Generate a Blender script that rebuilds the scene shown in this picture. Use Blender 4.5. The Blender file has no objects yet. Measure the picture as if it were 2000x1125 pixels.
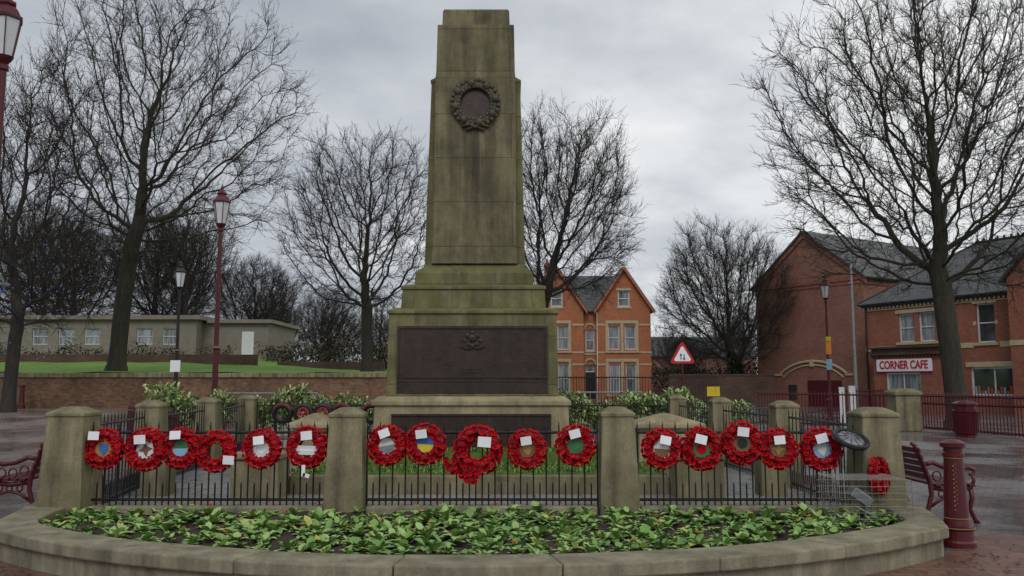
import bpy, math, random
import numpy as np
from mathutils import Vector, Matrix
random.seed(7); np.random.seed(7)
D2R=math.radians
sc=bpy.context.scene
sc.view_settings.view_transform='Standard'; sc.view_settings.look='None'; sc.view_settings.exposure=0

# ------------------------------------------------------------------ materials
def nt(m):
    m.use_nodes=True; t=m.node_tree; t.nodes.clear(); return t
def N(t,k,**kw):
    n=t.nodes.new(k)
    for a,b in kw.items(): setattr(n,a,b)
    return n
def ramp(t,stops):
    r=N(t,'ShaderNodeValToRGB'); e=r.color_ramp.elements
    while len(e)>1: e.remove(e[-1])
    e[0].position=stops[0][0]; e[0].color=(*stops[0][1],1)
    for p,c in stops[1:]:
        x=e.new(p); x.color=(*c,1)
    return r
def math_(t,op,a,b=None,clamp=False):
    n=N(t,'ShaderNodeMath',operation=op); n.use_clamp=clamp
    for i,v in enumerate((a,b)):
        if v is None: continue
        if isinstance(v,(int,float)): n.inputs[i].default_value=v
        else: t.links.new(v,n.inputs[i])
    return n.outputs[0]
def mixc(t,fac,a,b,bt='MIX'):
    n=N(t,'ShaderNodeMixRGB',blend_type=bt)
    for i,v in enumerate((fac,a,b)):
        if isinstance(v,(int,float)): n.inputs[i].default_value=v
        elif isinstance(v,tuple): n.inputs[i].default_value=(*v,1)
        else: t.links.new(v,n.inputs[i])
    return n.outputs[0]
def noise(t,vec,scale,detail=4,rough=.6):
    n=N(t,'ShaderNodeTexNoise'); n.inputs['Scale'].default_value=scale
    n.inputs['Detail'].default_value=detail; n.inputs['Roughness'].default_value=rough
    t.links.new(vec,n.inputs['Vector']); return n.outputs['Fac']
def mapping(t,vec,scale):
    m=N(t,'ShaderNodeMapping'); m.inputs['Scale'].default_value=scale
    t.links.new(vec,m.inputs['Vector']); return m.outputs[0]
def finish(t,col,rough=.7,bump=None,bstr=.3,bdist=.02,metal=0,spec=.5,trans=0):
    p=N(t,'ShaderNodeBsdfPrincipled'); o=N(t,'ShaderNodeOutputMaterial')
    if isinstance(col,tuple): p.inputs['Base Color'].default_value=(*col,1)
    else: t.links.new(col,p.inputs['Base Color'])
    if isinstance(rough,(int,float)): p.inputs['Roughness'].default_value=rough
    else: t.links.new(rough,p.inputs['Roughness'])
    p.inputs['Metallic'].default_value=metal
    p.inputs['Specular IOR Level'].default_value=spec
    if bump is not None:
        b=N(t,'ShaderNodeBump'); b.inputs['Strength'].default_value=bstr; b.inputs['Distance'].default_value=bdist
        t.links.new(bump,b.inputs['Height']); t.links.new(b.outputs[0],p.inputs['Normal'])
    t.links.new(p.outputs[0],o.inputs[0]); return p
def simple(name,c1,c2=None,scale=8,rough=.6,bstr=.2,metal=0,spec=.4,stretch=(1,1,1),bdist=.01):
    m=bpy.data.materials.new(name); t=nt(m)
    if c2 is None: c2=tuple(x*.7 for x in c1)
    tc=N(t,'ShaderNodeTexCoord').outputs['Object']
    v=mapping(t,tc,stretch)
    n1=noise(t,v,scale,6); n2=noise(t,v,scale*.17,3)
    s=math_(t,'ADD',math_(t,'MULTIPLY',n1,.6),math_(t,'MULTIPLY',n2,.4))
    r=ramp(t,[(.36,c2),(.62,c1)]); t.links.new(s,r.inputs[0])
    finish(t,r.outputs[0],rough,n1,bstr,bdist,metal,spec); return m
def stone(name,base,dark,green,gamt=.5,course=.0,cw=1.2,stain=False,contrast=.09,upg=.5):
    m=bpy.data.materials.new(name); t=nt(m)
    tc=N(t,'ShaderNodeTexCoord').outputs['Object']
    s0=N(t,'ShaderNodeSeparateXYZ'); t.links.new(tc,s0.inputs[0])
    st=noise(t,mapping(t,tc,(4.5,4.5,.45)),1.0,6,.65)
    n2=noise(t,tc,2.2,8,.7); n3=noise(t,tc,38,4,.7)
    s=math_(t,'ADD',math_(t,'MULTIPLY',st,.55),math_(t,'MULTIPLY',n2,.45))
    r=ramp(t,[(.5-contrast*1.3,dark),(.5,tuple((a+b)/2 for a,b in zip(base,dark))),(.5+contrast,base)]); t.links.new(s,r.inputs[0])
    col=r.outputs[0]
    g=N(t,'ShaderNodeNewGeometry'); sp=N(t,'ShaderNodeSeparateXYZ'); t.links.new(g.outputs['Normal'],sp.inputs[0])
    up=math_(t,'MULTIPLY',math_(t,'MAXIMUM',sp.outputs[2],0),upg)
    side=math_(t,'MULTIPLY',math_(t,'ABSOLUTE',sp.outputs[0]),.22)
    n4=noise(t,mapping(t,tc,(1.3,1.3,.6)),1.7,6,.7)
    gf=math_(t,'ADD',math_(t,'ADD',up,side),math_(t,'MULTIPLY',math_(t,'SUBTRACT',n4,.5),3.2))
    gf=math_(t,'ADD',gf,.25,True); gf=math_(t,'MULTIPLY',gf,gamt,True)
    col=mixc(t,gf,col,green)
    if stain:  # run-off stains below the bronze wreath
        w1=noise(t,mapping(t,tc,(9,9,.5)),1.0,5,.6)
        gx=math_(t,'SUBTRACT',1,math_(t,'MULTIPLY',math_(t,'ABSOLUTE',s0.outputs[0]),2.2),True)
        gz1=math_(t,'MULTIPLY',math_(t,'SUBTRACT',s0.outputs[2],4.2),1.2,True)
        gz2=math_(t,'MULTIPLY',math_(t,'SUBTRACT',6.2,s0.outputs[2]),3,True)
        f=math_(t,'MULTIPLY',math_(t,'MULTIPLY',gx,gz1),gz2)
        f=math_(t,'MULTIPLY',f,math_(t,'MULTIPLY',math_(t,'SUBTRACT',w1,.38),7,True))
        col=mixc(t,math_(t,'MULTIPLY',f,.8),col,(.055,.045,.035))
    col=mixc(t,math_(t,'MULTIPLY',math_(t,'SUBTRACT',n3,.35,True),1.2,True),col,mixc(t,1.0,col,(.6,.6,.58),'MULTIPLY'))
    h=n3
    if course>0:
        cb=N(t,'ShaderNodeCombineXYZ'); t.links.new(math_(t,'ADD',s0.outputs[0],s0.outputs[1]),cb.inputs[0]); t.links.new(s0.outputs[2],cb.inputs[1])
        b=N(t,'ShaderNodeTexBrick'); b.inputs['Scale'].default_value=1
        b.inputs['Brick Width'].default_value=cw; b.inputs['Row Height'].default_value=course; b.inputs['Mortar Size'].default_value=.007
        b.inputs['Mortar Smooth'].default_value=.3
        b.inputs['Color1'].default_value=(1,1,1,1); b.inputs['Color2'].default_value=(.86,.86,.84,1); b.inputs['Mortar'].default_value=(.45,.45,.4,1)
        t.links.new(cb.outputs[0],b.inputs['Vector'])
        col=mixc(t,1.0,col,b.outputs[0],'MULTIPLY')
    finish(t,col,.85,h,.5,.012,0,.25); return m
def brick(name,c1,c2,mortar,w=.225,h=.075,ms=.01,rough=.85,flat=False,var=(.6,.6,.6),bs=.4):
    m=bpy.data.materials.new(name); t=nt(m)
    tc=N(t,'ShaderNodeTexCoord').outputs['Object']
    b=N(t,'ShaderNodeTexBrick'); b.inputs['Scale'].default_value=1
    b.inputs['Brick Width'].default_value=w; b.inputs['Row Height'].default_value=h; b.inputs['Mortar Size'].default_value=ms
    b.inputs['Color1'].default_value=(*c1,1); b.inputs['Color2'].default_value=(*c2,1); b.inputs['Mortar'].default_value=(*mortar,1)
    if flat: t.links.new(tc,b.inputs['Vector'])
    else:
        s3=N(t,'ShaderNodeSeparateXYZ'); t.links.new(tc,s3.inputs[0])
        cb=N(t,'ShaderNodeCombineXYZ'); t.links.new(math_(t,'ADD',s3.outputs[0],s3.outputs[1]),cb.inputs[0]); t.links.new(s3.outputs[2],cb.inputs[1])
        t.links.new(cb.outputs[0],b.inputs['Vector'])
    n=noise(t,tc,.6,6,.7); n5=noise(t,tc,6,4,.6)
    r=ramp(t,[(.35,var),(.6,(1,1,1))]); t.links.new(math_(t,'ADD',math_(t,'MULTIPLY',n,.65),math_(t,'MULTIPLY',n5,.35)),r.inputs[0])
    col=mixc(t,1.0,b.outputs[0],r.outputs[0],'MULTIPLY')
    finish(t,col,rough,math_(t,'SUBTRACT',1,b.outputs['Fac']),bs,.006,0,.3); return m

M={}
M['stone']=stone('sandstone_monument',(.25,.215,.13),(.085,.075,.05),(.11,.115,.045),.45,.78,30,True)
M['stoneg']=stone('sandstone_mossy',(.24,.215,.12),(.085,.08,.045),(.13,.145,.035),.66,.78,30,upg=.7)
M['stonedk']=stone('sandstone_lower',(.42,.345,.22),(.20,.165,.105),(.16,.16,.065),.35,.0)
M['post']=stone('sandstone_post',(.30,.26,.165),(.105,.09,.06),(.15,.16,.06),.55)
M['kerb']=stone('planter_stone',(.36,.32,.235),(.14,.125,.092),(.15,.155,.075),.4,.0)
M['bronze']=simple('bronze_plaque',(.055,.036,.030),(.028,.019,.017),9,.42,.4,.3)
M['bronzeg']=simple('weathered_bronze',(.085,.078,.045),(.04,.036,.024),14,.6,.4)
M['soil']=simple('soil',(.060,.042,.030),(.02,.014,.010),9,.95,1.0,bdist=.04)
M['leafA']=simple('leaf_green',(.19,.34,.08),(.10,.21,.045),5,.5,.2)
M['leafB']=simple('leaf_pale_green',(.34,.47,.17),(.20,.33,.09),5,.5,.2)
M['leafC']=simple('leaf_yellowing',(.50,.46,.12),(.30,.32,.07),5,.5,.2)
M['laurA']=simple('laurel_leaf',(.22,.32,.10),(.11,.19,.045),3,.4,.1)
M['laurB']=simple('laurel_leaf_pale',(.42,.50,.20),(.27,.36,.12),3,.4,.1)
M['dkleaf']=simple('dark_leaf',(.05,.065,.025),(.02,.028,.012),3,.6,.1)
M['brownleaf']=simple('brown_leaf',(.11,.065,.04),(.05,.032,.02),3,.8,.1)
M['red']=simple('poppy_red',(.58,.004,.012),(.34,.002,.008),20,.75,.2,0,.12)
M['redflower']=simple('red_petals',(.6,.06,.03),None,20,.5)
M['black']=simple('black_paint',(.012,.012,.013),(.007,.007,.008),20,.4,.1)
M['maroon']=simple('maroon_paint',(.09,.007,.013),(.055,.005,.009),12,.38,.1)
M['gold']=simple('gold_paint',(.36,.21,.05),None,12,.4,.1)
M['white']=simple('white_paint',(.66,.67,.68),(.5,.51,.52),5,.5,.05)
M['card']=simple('white_card',(.80,.81,.86),(.72,.73,.78),5,.5,.05)
M['yellow']=simple('yellow_paint',(.65,.48,.02),None,5,.5,.05)
M['orange']=simple('orange_paint',(.75,.25,.02),None,5,.5,.05)
M['blue']=simple('blue_paint',(.04,.13,.42),None,5,.5,.05)
M['lblue']=simple('light_blue_paint',(.25,.42,.6),None,5,.5,.05)
M['green']=simple('green_paint',(.04,.16,.06),None,5,.5,.05)
M['brown']=simple('brown_paint',(.18,.09,.04),None,5,.5,.05)
M['signred']=simple('sign_red',(.55,.015,.02),None,5,.4,.05)
M['grey']=simple('grey_metal',(.24,.25,.27),(.15,.16,.17),10,.4,.1,.6)
M['galv']=simple('galvanised',(.33,.34,.35),(.2,.2,.21),10,.45,.1,.6)
M['wire']=simple('weathered_wire',(.30,.29,.27),(.18,.17,.16),10,.5,.1,.3)
M['glassw']=simple('lantern_glass',(.62,.65,.68),(.5,.53,.56),3,.15,.0)
M['glass']=simple('window_glass',(.05,.055,.06),(.02,.022,.025),2,.06,.0,0,.8)
M['curtain']=simple('net_curtain',(.34,.36,.38),(.06,.065,.07),2.2,.12,.0,stretch=(4,1,.5))
M['bark']=simple('bark',(.045,.038,.032),(.017,.015,.013),5,.9,.6,stretch=(3,3,.6),bdist=.03)
M['barkg']=simple('bark_green',(.052,.048,.032),(.018,.017,.013),5,.9,.6,stretch=(3,3,.6),bdist=.03)
M['grass']=simple('lawn_grass',(.13,.24,.028),(.075,.155,.018),1.6,.9,.8,bdist=.05)
M['grass2']=simple('turf',(.11,.17,.03),(.05,.09,.02),6,.9,.6,bdist=.03)
M['slate']=brick('roof_slate',(.105,.107,.112),(.07,.071,.077),(.04,.04,.042),.3,.22,.012,.6,False,(.7,.75,.7))
M['brickO']=brick('orange_brick',(.52,.165,.07),(.42,.12,.055),(.34,.20,.12),var=(.78,.75,.73))
M['brickR']=brick('red_brick',(.37,.12,.07),(.28,.085,.052),(.24,.15,.11),var=(.7,.7,.7))
M['brickB']=brick('brown_brick',(.34,.15,.105),(.26,.11,.08),(.23,.15,.115),var=(.68,.68,.68))
M['brickW']=brick('garden_wall_brick',(.27,.13,.075),(.14,.075,.048),(.18,.145,.10),var=(.4,.42,.38))
M['brickD']=brick('dark_wall_brick',(.13,.07,.05),(.09,.05,.038),(.10,.075,.06),var=(.5,.5,.5))
M['cream']=simple('cream_stone',(.52,.42,.26),(.38,.31,.20),4,.8,.2)
M['render']=simple('beige_render',(.23,.20,.17),(.165,.145,.12),2,.85,.2)
M['pavein']=brick('flagstones',(.29,.29,.29),(.24,.24,.235),(.11,.11,.10),.6,.6,.012,.22,True,(.6,.62,.6))

# ground paving (damp blocks)
m=bpy.data.materials.new('block_paving'); t=nt(m)
tc=N(t,'ShaderNodeTexCoord').outputs['Object']
rot=N(t,'ShaderNodeMapping'); rot.inputs['Rotation'].default_value=(0,0,.55); t.links.new(tc,rot.inputs[0])
b=N(t,'ShaderNodeTexBrick'); b.inputs['Scale'].default_value=1; b.inputs['Brick Width'].default_value=.21; b.inputs['Row Height'].default_value=.105
b.inputs['Mortar Size'].default_value=.007
b.inputs['Color1'].default_value=(.19,.185,.19,1); b.inputs['Color2'].default_value=(.13,.123,.128,1); b.inputs['Mortar'].default_value=(.045,.043,.04,1)
t.links.new(rot.outputs[0],b.inputs['Vector'])
n=noise(t,tc,.35,6,.65); n2=noise(t,tc,3,5,.6)
sx=N(t,'ShaderNodeSeparateXYZ'); t.links.new(tc,sx.inputs[0])
left=math_(t,'MULTIPLY',math_(t,'SUBTRACT',0,math_(t,'ADD',sx.outputs[0],2)),.12,True)
col=mixc(t,math_(t,'MULTIPLY',left,.6),b.outputs[0],(.23,.165,.135))
r=ramp(t,[(.38,(.58,.58,.61)),(.60,(1.08,1.05,1.03))]); t.links.new(math_(t,'ADD',math_(t,'MULTIPLY',n,.6),math_(t,'MULTIPLY',n2,.4)),r.inputs[0])
col=mixc(t,1,col,r.outputs[0],'MULTIPLY')
rr=ramp(t,[(.42,(.10,)*3),(.58,(.36,)*3)]); t.links.new(n,rr.inputs[0])
finish(t,col,rr.outputs[0],math_(t,'SUBTRACT',1,b.outputs['Fac']),.3,.003,0,.6); M['paving']=m
M['redpave']=brick('red_block_paving',(.24,.12,.085),(.16,.085,.065),(.07,.05,.04),.21,.105,.007,.35,True,(.55,.55,.55))

# ------------------------------------------------------------------ mesh builder
class MB:
    def __init__(s): s.v=[];s.f=[];s.m=[]
    def add(s,vs,fs,mi=0):
        o=len(s.v); s.v+= [tuple(x) for x in vs]; s.f+=[tuple(i+o for i in f) for f in fs]; s.m+=[mi]*len(fs)
    def box(s,x0,x1,y0,y1,z0,z1,mi=0):
        s.add([(x0,y0,z0),(x1,y0,z0),(x1,y1,z0),(x0,y1,z0),(x0,y0,z1),(x1,y0,z1),(x1,y1,z1),(x0,y1,z1)],
              [(3,2,1,0),(4,5,6,7),(0,1,5,4),(1,2,6,5),(2,3,7,6),(3,0,4,7)],mi)
    def obox(s,c,ax,hx,hy,hz,mi=0):
        R=Matrix(ax) if not isinstance(ax,Matrix) else ax
        vs=[Vector(c)+R@Vector((i*hx,j*hy,k*hz)) for k in(-1,1) for j,i in((-1,-1),(-1,1),(1,1),(1,-1))]
        s.add(vs,[(3,2,1,0),(4,5,6,7),(0,1,5,4),(1,2,6,5),(2,3,7,6),(3,0,4,7)],mi)
    def loft(s,cx,cy,secs,mi=0):
        vs=[];fs=[]
        for z,hx,hy in secs: vs+=[(cx-hx,cy-hy,z),(cx+hx,cy-hy,z),(cx+hx,cy+hy,z),(cx-hx,cy+hy,z)]
        for i in range(len(secs)-1):
            for j in range(4):
                a=i*4+j;b_=i*4+(j+1)%4; fs.append((a,b_,b_+4,a+4))
        fs.append((3,2,1,0)); n=len(vs); fs.append((n-4,n-3,n-2,n-1)); s.add(vs,fs,mi)
    def lathe(s,cx,cy,prof,n=12,mi=0,rot=0):
        vs=[];fs=[]
        for z,r in prof:
            for k in range(n):
                a=rot+2*math.pi*k/n; vs.append((cx+r*math.cos(a),cy+r*math.sin(a),z))
        for i in range(len(prof)-1):
            for k in range(n):
                a=i*n+k;b_=i*n+(k+1)%n; fs.append((a,b_,b_+n,a+n))
        fs.append(tuple(range(n))[::-1]); fs.append(tuple(range(len(vs)-n,len(vs)))); s.add(vs,fs,mi)
    def tube(s,path,r,n=6,mi=0,flat=1.0,closed=False):
        P=[Vector(p) for p in path]; L=len(P); vs=[];fs=[]
        ref=None
        for i,p in enumerate(P):
            if closed: d=P[(i+1)%L]-P[i-1]
            else: d=P[min(i+1,L-1)]-P[max(i-1,0)]
            d.normalize()
            if ref is None:
                ref=Vector((0,0,1)) if abs(d.z)<.9 else Vector((1,0,0))
            u=ref-d*ref.dot(d)
            if u.length<1e-4: u=d.orthogonal()
            u.normalize(); ref=u; w=d.cross(u)
            rr=r[i] if isinstance(r,(list,tuple)) else r
            for k in range(n):
                a=2*math.pi*k/n; vs.append(p+u*math.cos(a)*rr+w*math.sin(a)*rr*flat)
        for i in range(L if closed else L-1):
            for k in range(n):
                a=i*n+k;b_=i*n+(k+1)%n; c=((i+1)%L)*n
                fs.append((a,b_,c+(k+1)%n,c+k))
        if not closed:
            fs.append(tuple(range(n))[::-1]); fs.append(tuple(range(len(vs)-n,len(vs))))
        s.add(vs,fs,mi)
    def prism(s,pts,off,mi=0):
        n=len(pts); off=Vector(off); P=[Vector(p) for p in pts]
        vs=P+[p+off for p in P]
        fs=[tuple(range(n)),tuple(range(n,2*n))[::-1]]+[(i,(i+1)%n,(i+1)%n+n,i+n)[::-1] for i in range(n)]
        s.add(vs,fs,mi)
    def ball(s,c,r,mi=0,n=8,sc_=(1,1,1)):
        vs=[];fs=[]; rings=n//2+1
        for i in range(rings+1):
            th=math.pi*i/rings
            for k in range(n):
                a=2*math.pi*k/n
                vs.append((c[0]+r*sc_[0]*math.sin(th)*math.cos(a),c[1]+r*sc_[1]*math.sin(th)*math.sin(a),c[2]+r*sc_[2]*math.cos(th)))
        for i in range(rings):
            for k in range(n):
                a=i*n+k;b_=i*n+(k+1)%n; fs.append((a,a+n,b_+n,b_))
        s.add(vs,fs,mi)
    def obj(s,name,mats,parent=None,smooth=False,bevel=0,loc=None,rz=0,seg=2):
        me=bpy.data.meshes.new(name); me.from_pydata(s.v,[],s.f)
        if not isinstance(mats,(list,tuple)): mats=[mats]
        for x in mats: me.materials.append(M[x] if isinstance(x,str) else x)
        me.polygons.foreach_set('material_index',s.m)
        if smooth: me.polygons.foreach_set('use_smooth',[True]*len(s.f))
        me.update()
        o=bpy.data.objects.new(name,me); sc.collection.objects.link(o)
        if parent: o.parent=parent
        if loc: o.location=loc
        o.rotation_euler[2]=rz
        if bevel:
            b_=o.modifiers.new('bevel','BEVEL'); b_.width=bevel; b_.segments=seg; b_.limit_method='ANGLE'; b_.angle_limit=D2R(35)
        return o
def empty(name,loc=(0,0,0),rz=0):
    o=bpy.data.objects.new(name,None); sc.collection.objects.link(o); o.location=loc; o.rotation_euler[2]=rz
    o.empty_display_size=.2; return o
def npmesh(name,V,F,mats,mi=None,smooth=False,parent=None,loc=None):
    me=bpy.data.meshes.new(name); nf,k=F.shape
    me.vertices.add(len(V)); me.vertices.foreach_set('co',V.astype(np.float32).ravel())
    me.loops.add(nf*k); me.loops.foreach_set('vertex_index',F.astype(np.int32).ravel())
    me.polygons.add(nf); me.polygons.foreach_set('loop_start',np.arange(0,nf*k,k,dtype=np.int32))
    me.polygons.foreach_set('loop_total',np.full(nf,k,dtype=np.int32))
    for x in mats: me.materials.append(M[x])
    if mi is not None: me.polygons.foreach_set('material_index',mi.astype(np.int32))
    if smooth: me.polygons.foreach_set('use_smooth',np.ones(nf,dtype=bool))
    me.update(calc_edges=True); me.validate()
    o=bpy.data.objects.new(name,me); sc.collection.objects.link(o)
    if parent: o.parent=parent
    if loc is not None: o.location=loc
    return o
def unit(a): return a/(np.linalg.norm(a,axis=-1,keepdims=True)+1e-9)
def ring(n,a0=0,a1=2*math.pi): return np.linspace(a0,a1,n+1)[:-1]

# ------------------------------------------------------------------ ground
def sst(a,b_,x):
    t_=np.clip((x-a)/(b_-a),0,1); return t_*t_*(3-2*t_)
def gz(x,y):
    x=np.asarray(x,float); y=np.asarray(y,float)
    return .48*sst(18,36,y)*sst(2,-12,x)
xs=np.concatenate([np.linspace(-900,-80,8),np.linspace(-70,60,66),np.linspace(80,900,8)])
ys=np.concatenate([np.linspace(-60,-5,4),np.linspace(0,80,41),np.linspace(100,1200,10)])
X,Y=np.meshgrid(xs,ys); Z=gz(X,Y)
V=np.stack([X,Y,Z],-1).reshape(-1,3); nx=len(xs); ny=len(ys)
I,J=np.meshgrid(np.arange(nx-1),np.arange(ny-1)); a=(J*nx+I).ravel()
npmesh('ground',V,np.stack([a,a+1,a+1+nx,a+nx],-1),['paving'],smooth=True)

# park lawn behind wall
def lz(x,y):
    x=np.asarray(x,float); y=np.asarray(y,float)
    base=1.98+(np.clip(y,37,72)-37)*(.012+.036*sst(-6,-24,x))
    return base*(1-sst(-4,4,x))+(-.3)*sst(-4,4,x)
xs=np.linspace(-120,4.2,90); ys=np.concatenate([[37.25],np.linspace(38,80,36),[120,200]])
X,Y=np.meshgrid(xs,ys); Z=lz(X,Y)+.04*np.sin(X*1.3+Y)+.03*np.sin(Y*2.1)
V=np.stack([X,Y,Z],-1).reshape(-1,3); nx=len(xs); ny=len(ys)
I,J=np.meshgrid(np.arange(nx-1),np.arange(ny-1)); a=(J*nx+I).ravel()
lawn=npmesh('park_lawn',V,np.stack([a,a+1,a+1+nx,a+nx],-1),['grass'],smooth=True)

# ------------------------------------------------------------------ planter
C=(-.42,12.92); R=6.62
def arcpts(R_,y_lim_angle,n=56):
    return [(C[0]+R_*math.cos(D2R(a_)),C[1]+R_*math.sin(D2R(a_))) for a_ in np.linspace(y_lim_angle[0],y_lim_angle[1],n)]
out=arcpts(R,(228,312)); inn=arcpts(R-.40,(230,310))
outer=[(-5.32,9.75),(-5.1,8.95),(-4.93,8.3)]+out+[(4.12,8.3),(4.32,9.0),(4.45,9.7)]
inner=[(-4.75,9.7),(-4.70,8.95),(-4.58,8.4)]+inn+[(3.80,8.4),(3.93,9.0),(4.0,9.65)]
def rail_solid(mb,outer,inner,z0,z1,mi=0):
    n=len(outer); vs=[];fs=[]
    for (ox,oy),(ix,iy) in zip(outer,inner):
        vs+=[(ox,oy,z0),(ox,oy,z1),(ix,iy,z1),(ix,iy,z0)]
    for i in range(n-1):
        for k in range(4):
            a_=i*4+k;b_=i*4+(k+1)%4; fs.append((a_,a_+4,b_+4,b_))
    fs.append((0,1,2,3)); fs.append((n*4-1,n*4-2,n*4-3,n*4-4)); mb.add(vs,fs,mi)
pl=empty('stone_planter')
mb=MB(); rail_solid(mb,[(C[0]+(x-C[0])*.992,C[1]+(y-C[1])*.992) for x,y in outer],inner,-.05,.17); mb.obj('wall',['kerb'],pl)
mb=MB(); step=7
for i in range(0,len(outer)-1,step):
    j=min(i+step,len(outer)-1)
    o_=[Vector((*p,0)) for p in outer[i:j+1]]; n_=[Vector((*p,0)) for p in inner[i:j+1]]
    dz=random.uniform(-.006,.006)
    def sh(l):
        l=[x.copy() for x in l]; d0=(l[1]-l[0]).normalized(); l[0]+=d0*.004; d1=(l[-2]-l[-1]).normalized(); l[-1]+=d1*.004
        return [(x.x,x.y) for x in l]
    rail_solid(mb,sh(o_),sh(n_),.174,.285+dz)
mb.obj('coping',['kerb'],pl,bevel=.015)
mb=MB(); rows=24; rg=inner; vs=[];fs=[]
top=[(np.interp(i,[0,len(rg)-1],[-4.75,4.0]),9.7) for i in range(len(rg))]
for j in range(rows+1):
    f_=j/rows
    for (ax,ay),(bx,by) in zip(rg,top):
        x=ax+(bx-ax)*f_; y=ay+(by-ay)*f_
        vs.append((x,y,.205+.03*math.sin(x*5.1+y*3)*math.sin(y*7.3)+random.uniform(-.015,.02)))
w_=len(rg)
for j in range(rows):
    for i in range(w_-1):
        a_=j*w_+i; fs.append((a_,a_+1,a_+1+w_,a_+w_))
mb.add(vs,fs); mb.obj('soil',['soil'],pl,smooth=True)
mb=MB(); o2=arcpts(R+.75,(214,326),50); i2=arcpts(R-.1,(214,326),50)
vs=[(x,y,.006) for x,y in o2]+[(x,y,.006) for x,y in i2]; n_=len(o2)
mb.add(vs,[(i,i+1,i+1+n_,i+n_) for i in range(n_-1)]); mb.obj('paving_band',['redpave'])

# bedding plants
def leaf_batch(P,Dr,Ln,Wd,droop):
    n=len(P); up=np.tile([0,0,1.],(n,1)); S=unit(np.cross(Dr,up)); U=unit(np.cross(S,Dr))
    Ln=Ln[:,None];Wd=Wd[:,None];droop=droop[:,None]
    def pt(a,w,h): return P+Dr*Ln*a+S*Wd*w+U*Ln*h-np.array([0,0,1])*Ln*droop*a*a
    V=np.stack([pt(0,0,0),pt(.35,-.8,.12),pt(.35,0,.04),pt(.35,.8,.12),pt(.75,-.9,.10),pt(.75,0,.02),pt(.75,.9,.10),pt(1.05,0,0.02)],1)
    F=np.array([[0,2,1,1],[0,3,2,2],[1,2,5,4],[2,3,6,5],[4,5,7,7],[5,6,7,7]])
    return V.reshape(-1,3),F,n
def leaves_obj(name,P,Dr,Ln,Wd,droop,mats,mi,parent=None):
    V,F,n=leaf_batch(P,Dr,Ln,Wd,droop)
    T=[]
    for f in F:
        if f[2]==f[3]: T.append(f[:3])
        else: T.append(f[[0,1,2]]); T.append(f[[0,2,3]])
    T=np.array(T); FF=(T[None]+8*np.arange(n)[:,None,None]).reshape(-1,3)
    return npmesh(name,V,FF,mats,np.repeat(mi,len(T)),smooth=True,parent=parent)
P=[];Dr=[];Ln=[];Wd=[];Dp=[];MI=[];flow=[]
def inside(x,y):
    if y>9.2: return False
    if math.hypot(x-C[0],y-C[1])>R-.53: return False
    return -4.64+(9.0-y)*.22<x<3.87-(9.0-y)*.18
y=6.83; row=0
while y<9.25:
    x=-5.2+(row%2)*.10
    while x<4.4:
        px=x+random.gauss(0,.045); py=y+random.gauss(0,.045)
        if inside(px,py) and random.random()<.95:
            s=random.choice([.8,1.0,1.15,1.35])*random.uniform(.85,1.15); nl=random.randint(10,16); tone=random.random()
            for k in range(nl):
                a_=2*math.pi*k/nl+random.uniform(-.4,.4); el=random.uniform(.15,1.25)
                Dr.append((math.cos(a_)*math.cos(el),math.sin(a_)*math.cos(el),math.sin(el)))
                P.append((px,py,.215)); Ln.append(s*random.uniform(.08,.13)); Wd.append(s*random.uniform(.022,.035)); Dp.append(random.uniform(.1,.5))
                q=random.random(); MI.append(2 if q<.05 else (1 if q<.25+.4*tone else 0))
            if random.random()<.06: flow.append((px,py,.30+random.uniform(0,.04)))
        x+=.19
    y+=.17; row+=1
bp=empty('bedding_plants')
leaves_obj('leaves',np.array(P),unit(np.array(Dr)),np.array(Ln),np.array(Wd),np.array(Dp),['leafA','leafB','leafC'],np.array(MI),bp)
mb=MB()
for fx,fy,fz in flow:
    mi=random.choice([0,0,1])
    for k in range(5):
        a_=k*1.257; mb.prism([(fx,fy,fz),(fx+.02*math.cos(a_-.5),fy+.02*math.sin(a_-.5),fz+.012),(fx+.025*math.cos(a_),fy+.025*math.sin(a_),fz+.016),(fx+.02*math.cos(a_+.5),fy+.02*math.sin(a_+.5),fz+.012)],(0,0,.003),mi)
mb.obj('blossoms',['redflower','yellow'],bp)
mb=MB()
for i in range(520):
    if i<260: x=random.gauss(-4.5,.7); y=random.gauss(6.9,.5)
    elif i<330: x=random.uniform(-4.5,4.5); y=C[1]-math.sqrt(max(0,(R+.1+abs(random.gauss(0,.15)))**2-(x-C[0])**2))
    elif i<430: x=random.gauss(4.6,.5); y=random.gauss(7.7,.5)
    else: x=random.uniform(-4.3,3.6); y=random.uniform(7,9.1)
    z=.012+random.uniform(0,.01)
    if i>=430:
        if not inside(x,y): continue
        z=.25
    elif math.hypot(x-C[0],y-C[1])<R+.03 and y<9: continue
    a_=random.uniform(0,6.28); s=random.uniform(.015,.035)
    mb.add([(x+s*math.cos(a_),y+s*math.sin(a_),z),(x-s*.5*math.sin(a_),y+s*.5*math.cos(a_),z+.008),(x-s*math.cos(a_),y-s*math.sin(a_),z),(x+s*.5*math.sin(a_),y-s*.5*math.cos(a_),z+.006)],[(0,1,2,3)])
mb.obj('fallen_leaves',['brownleaf'])

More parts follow.
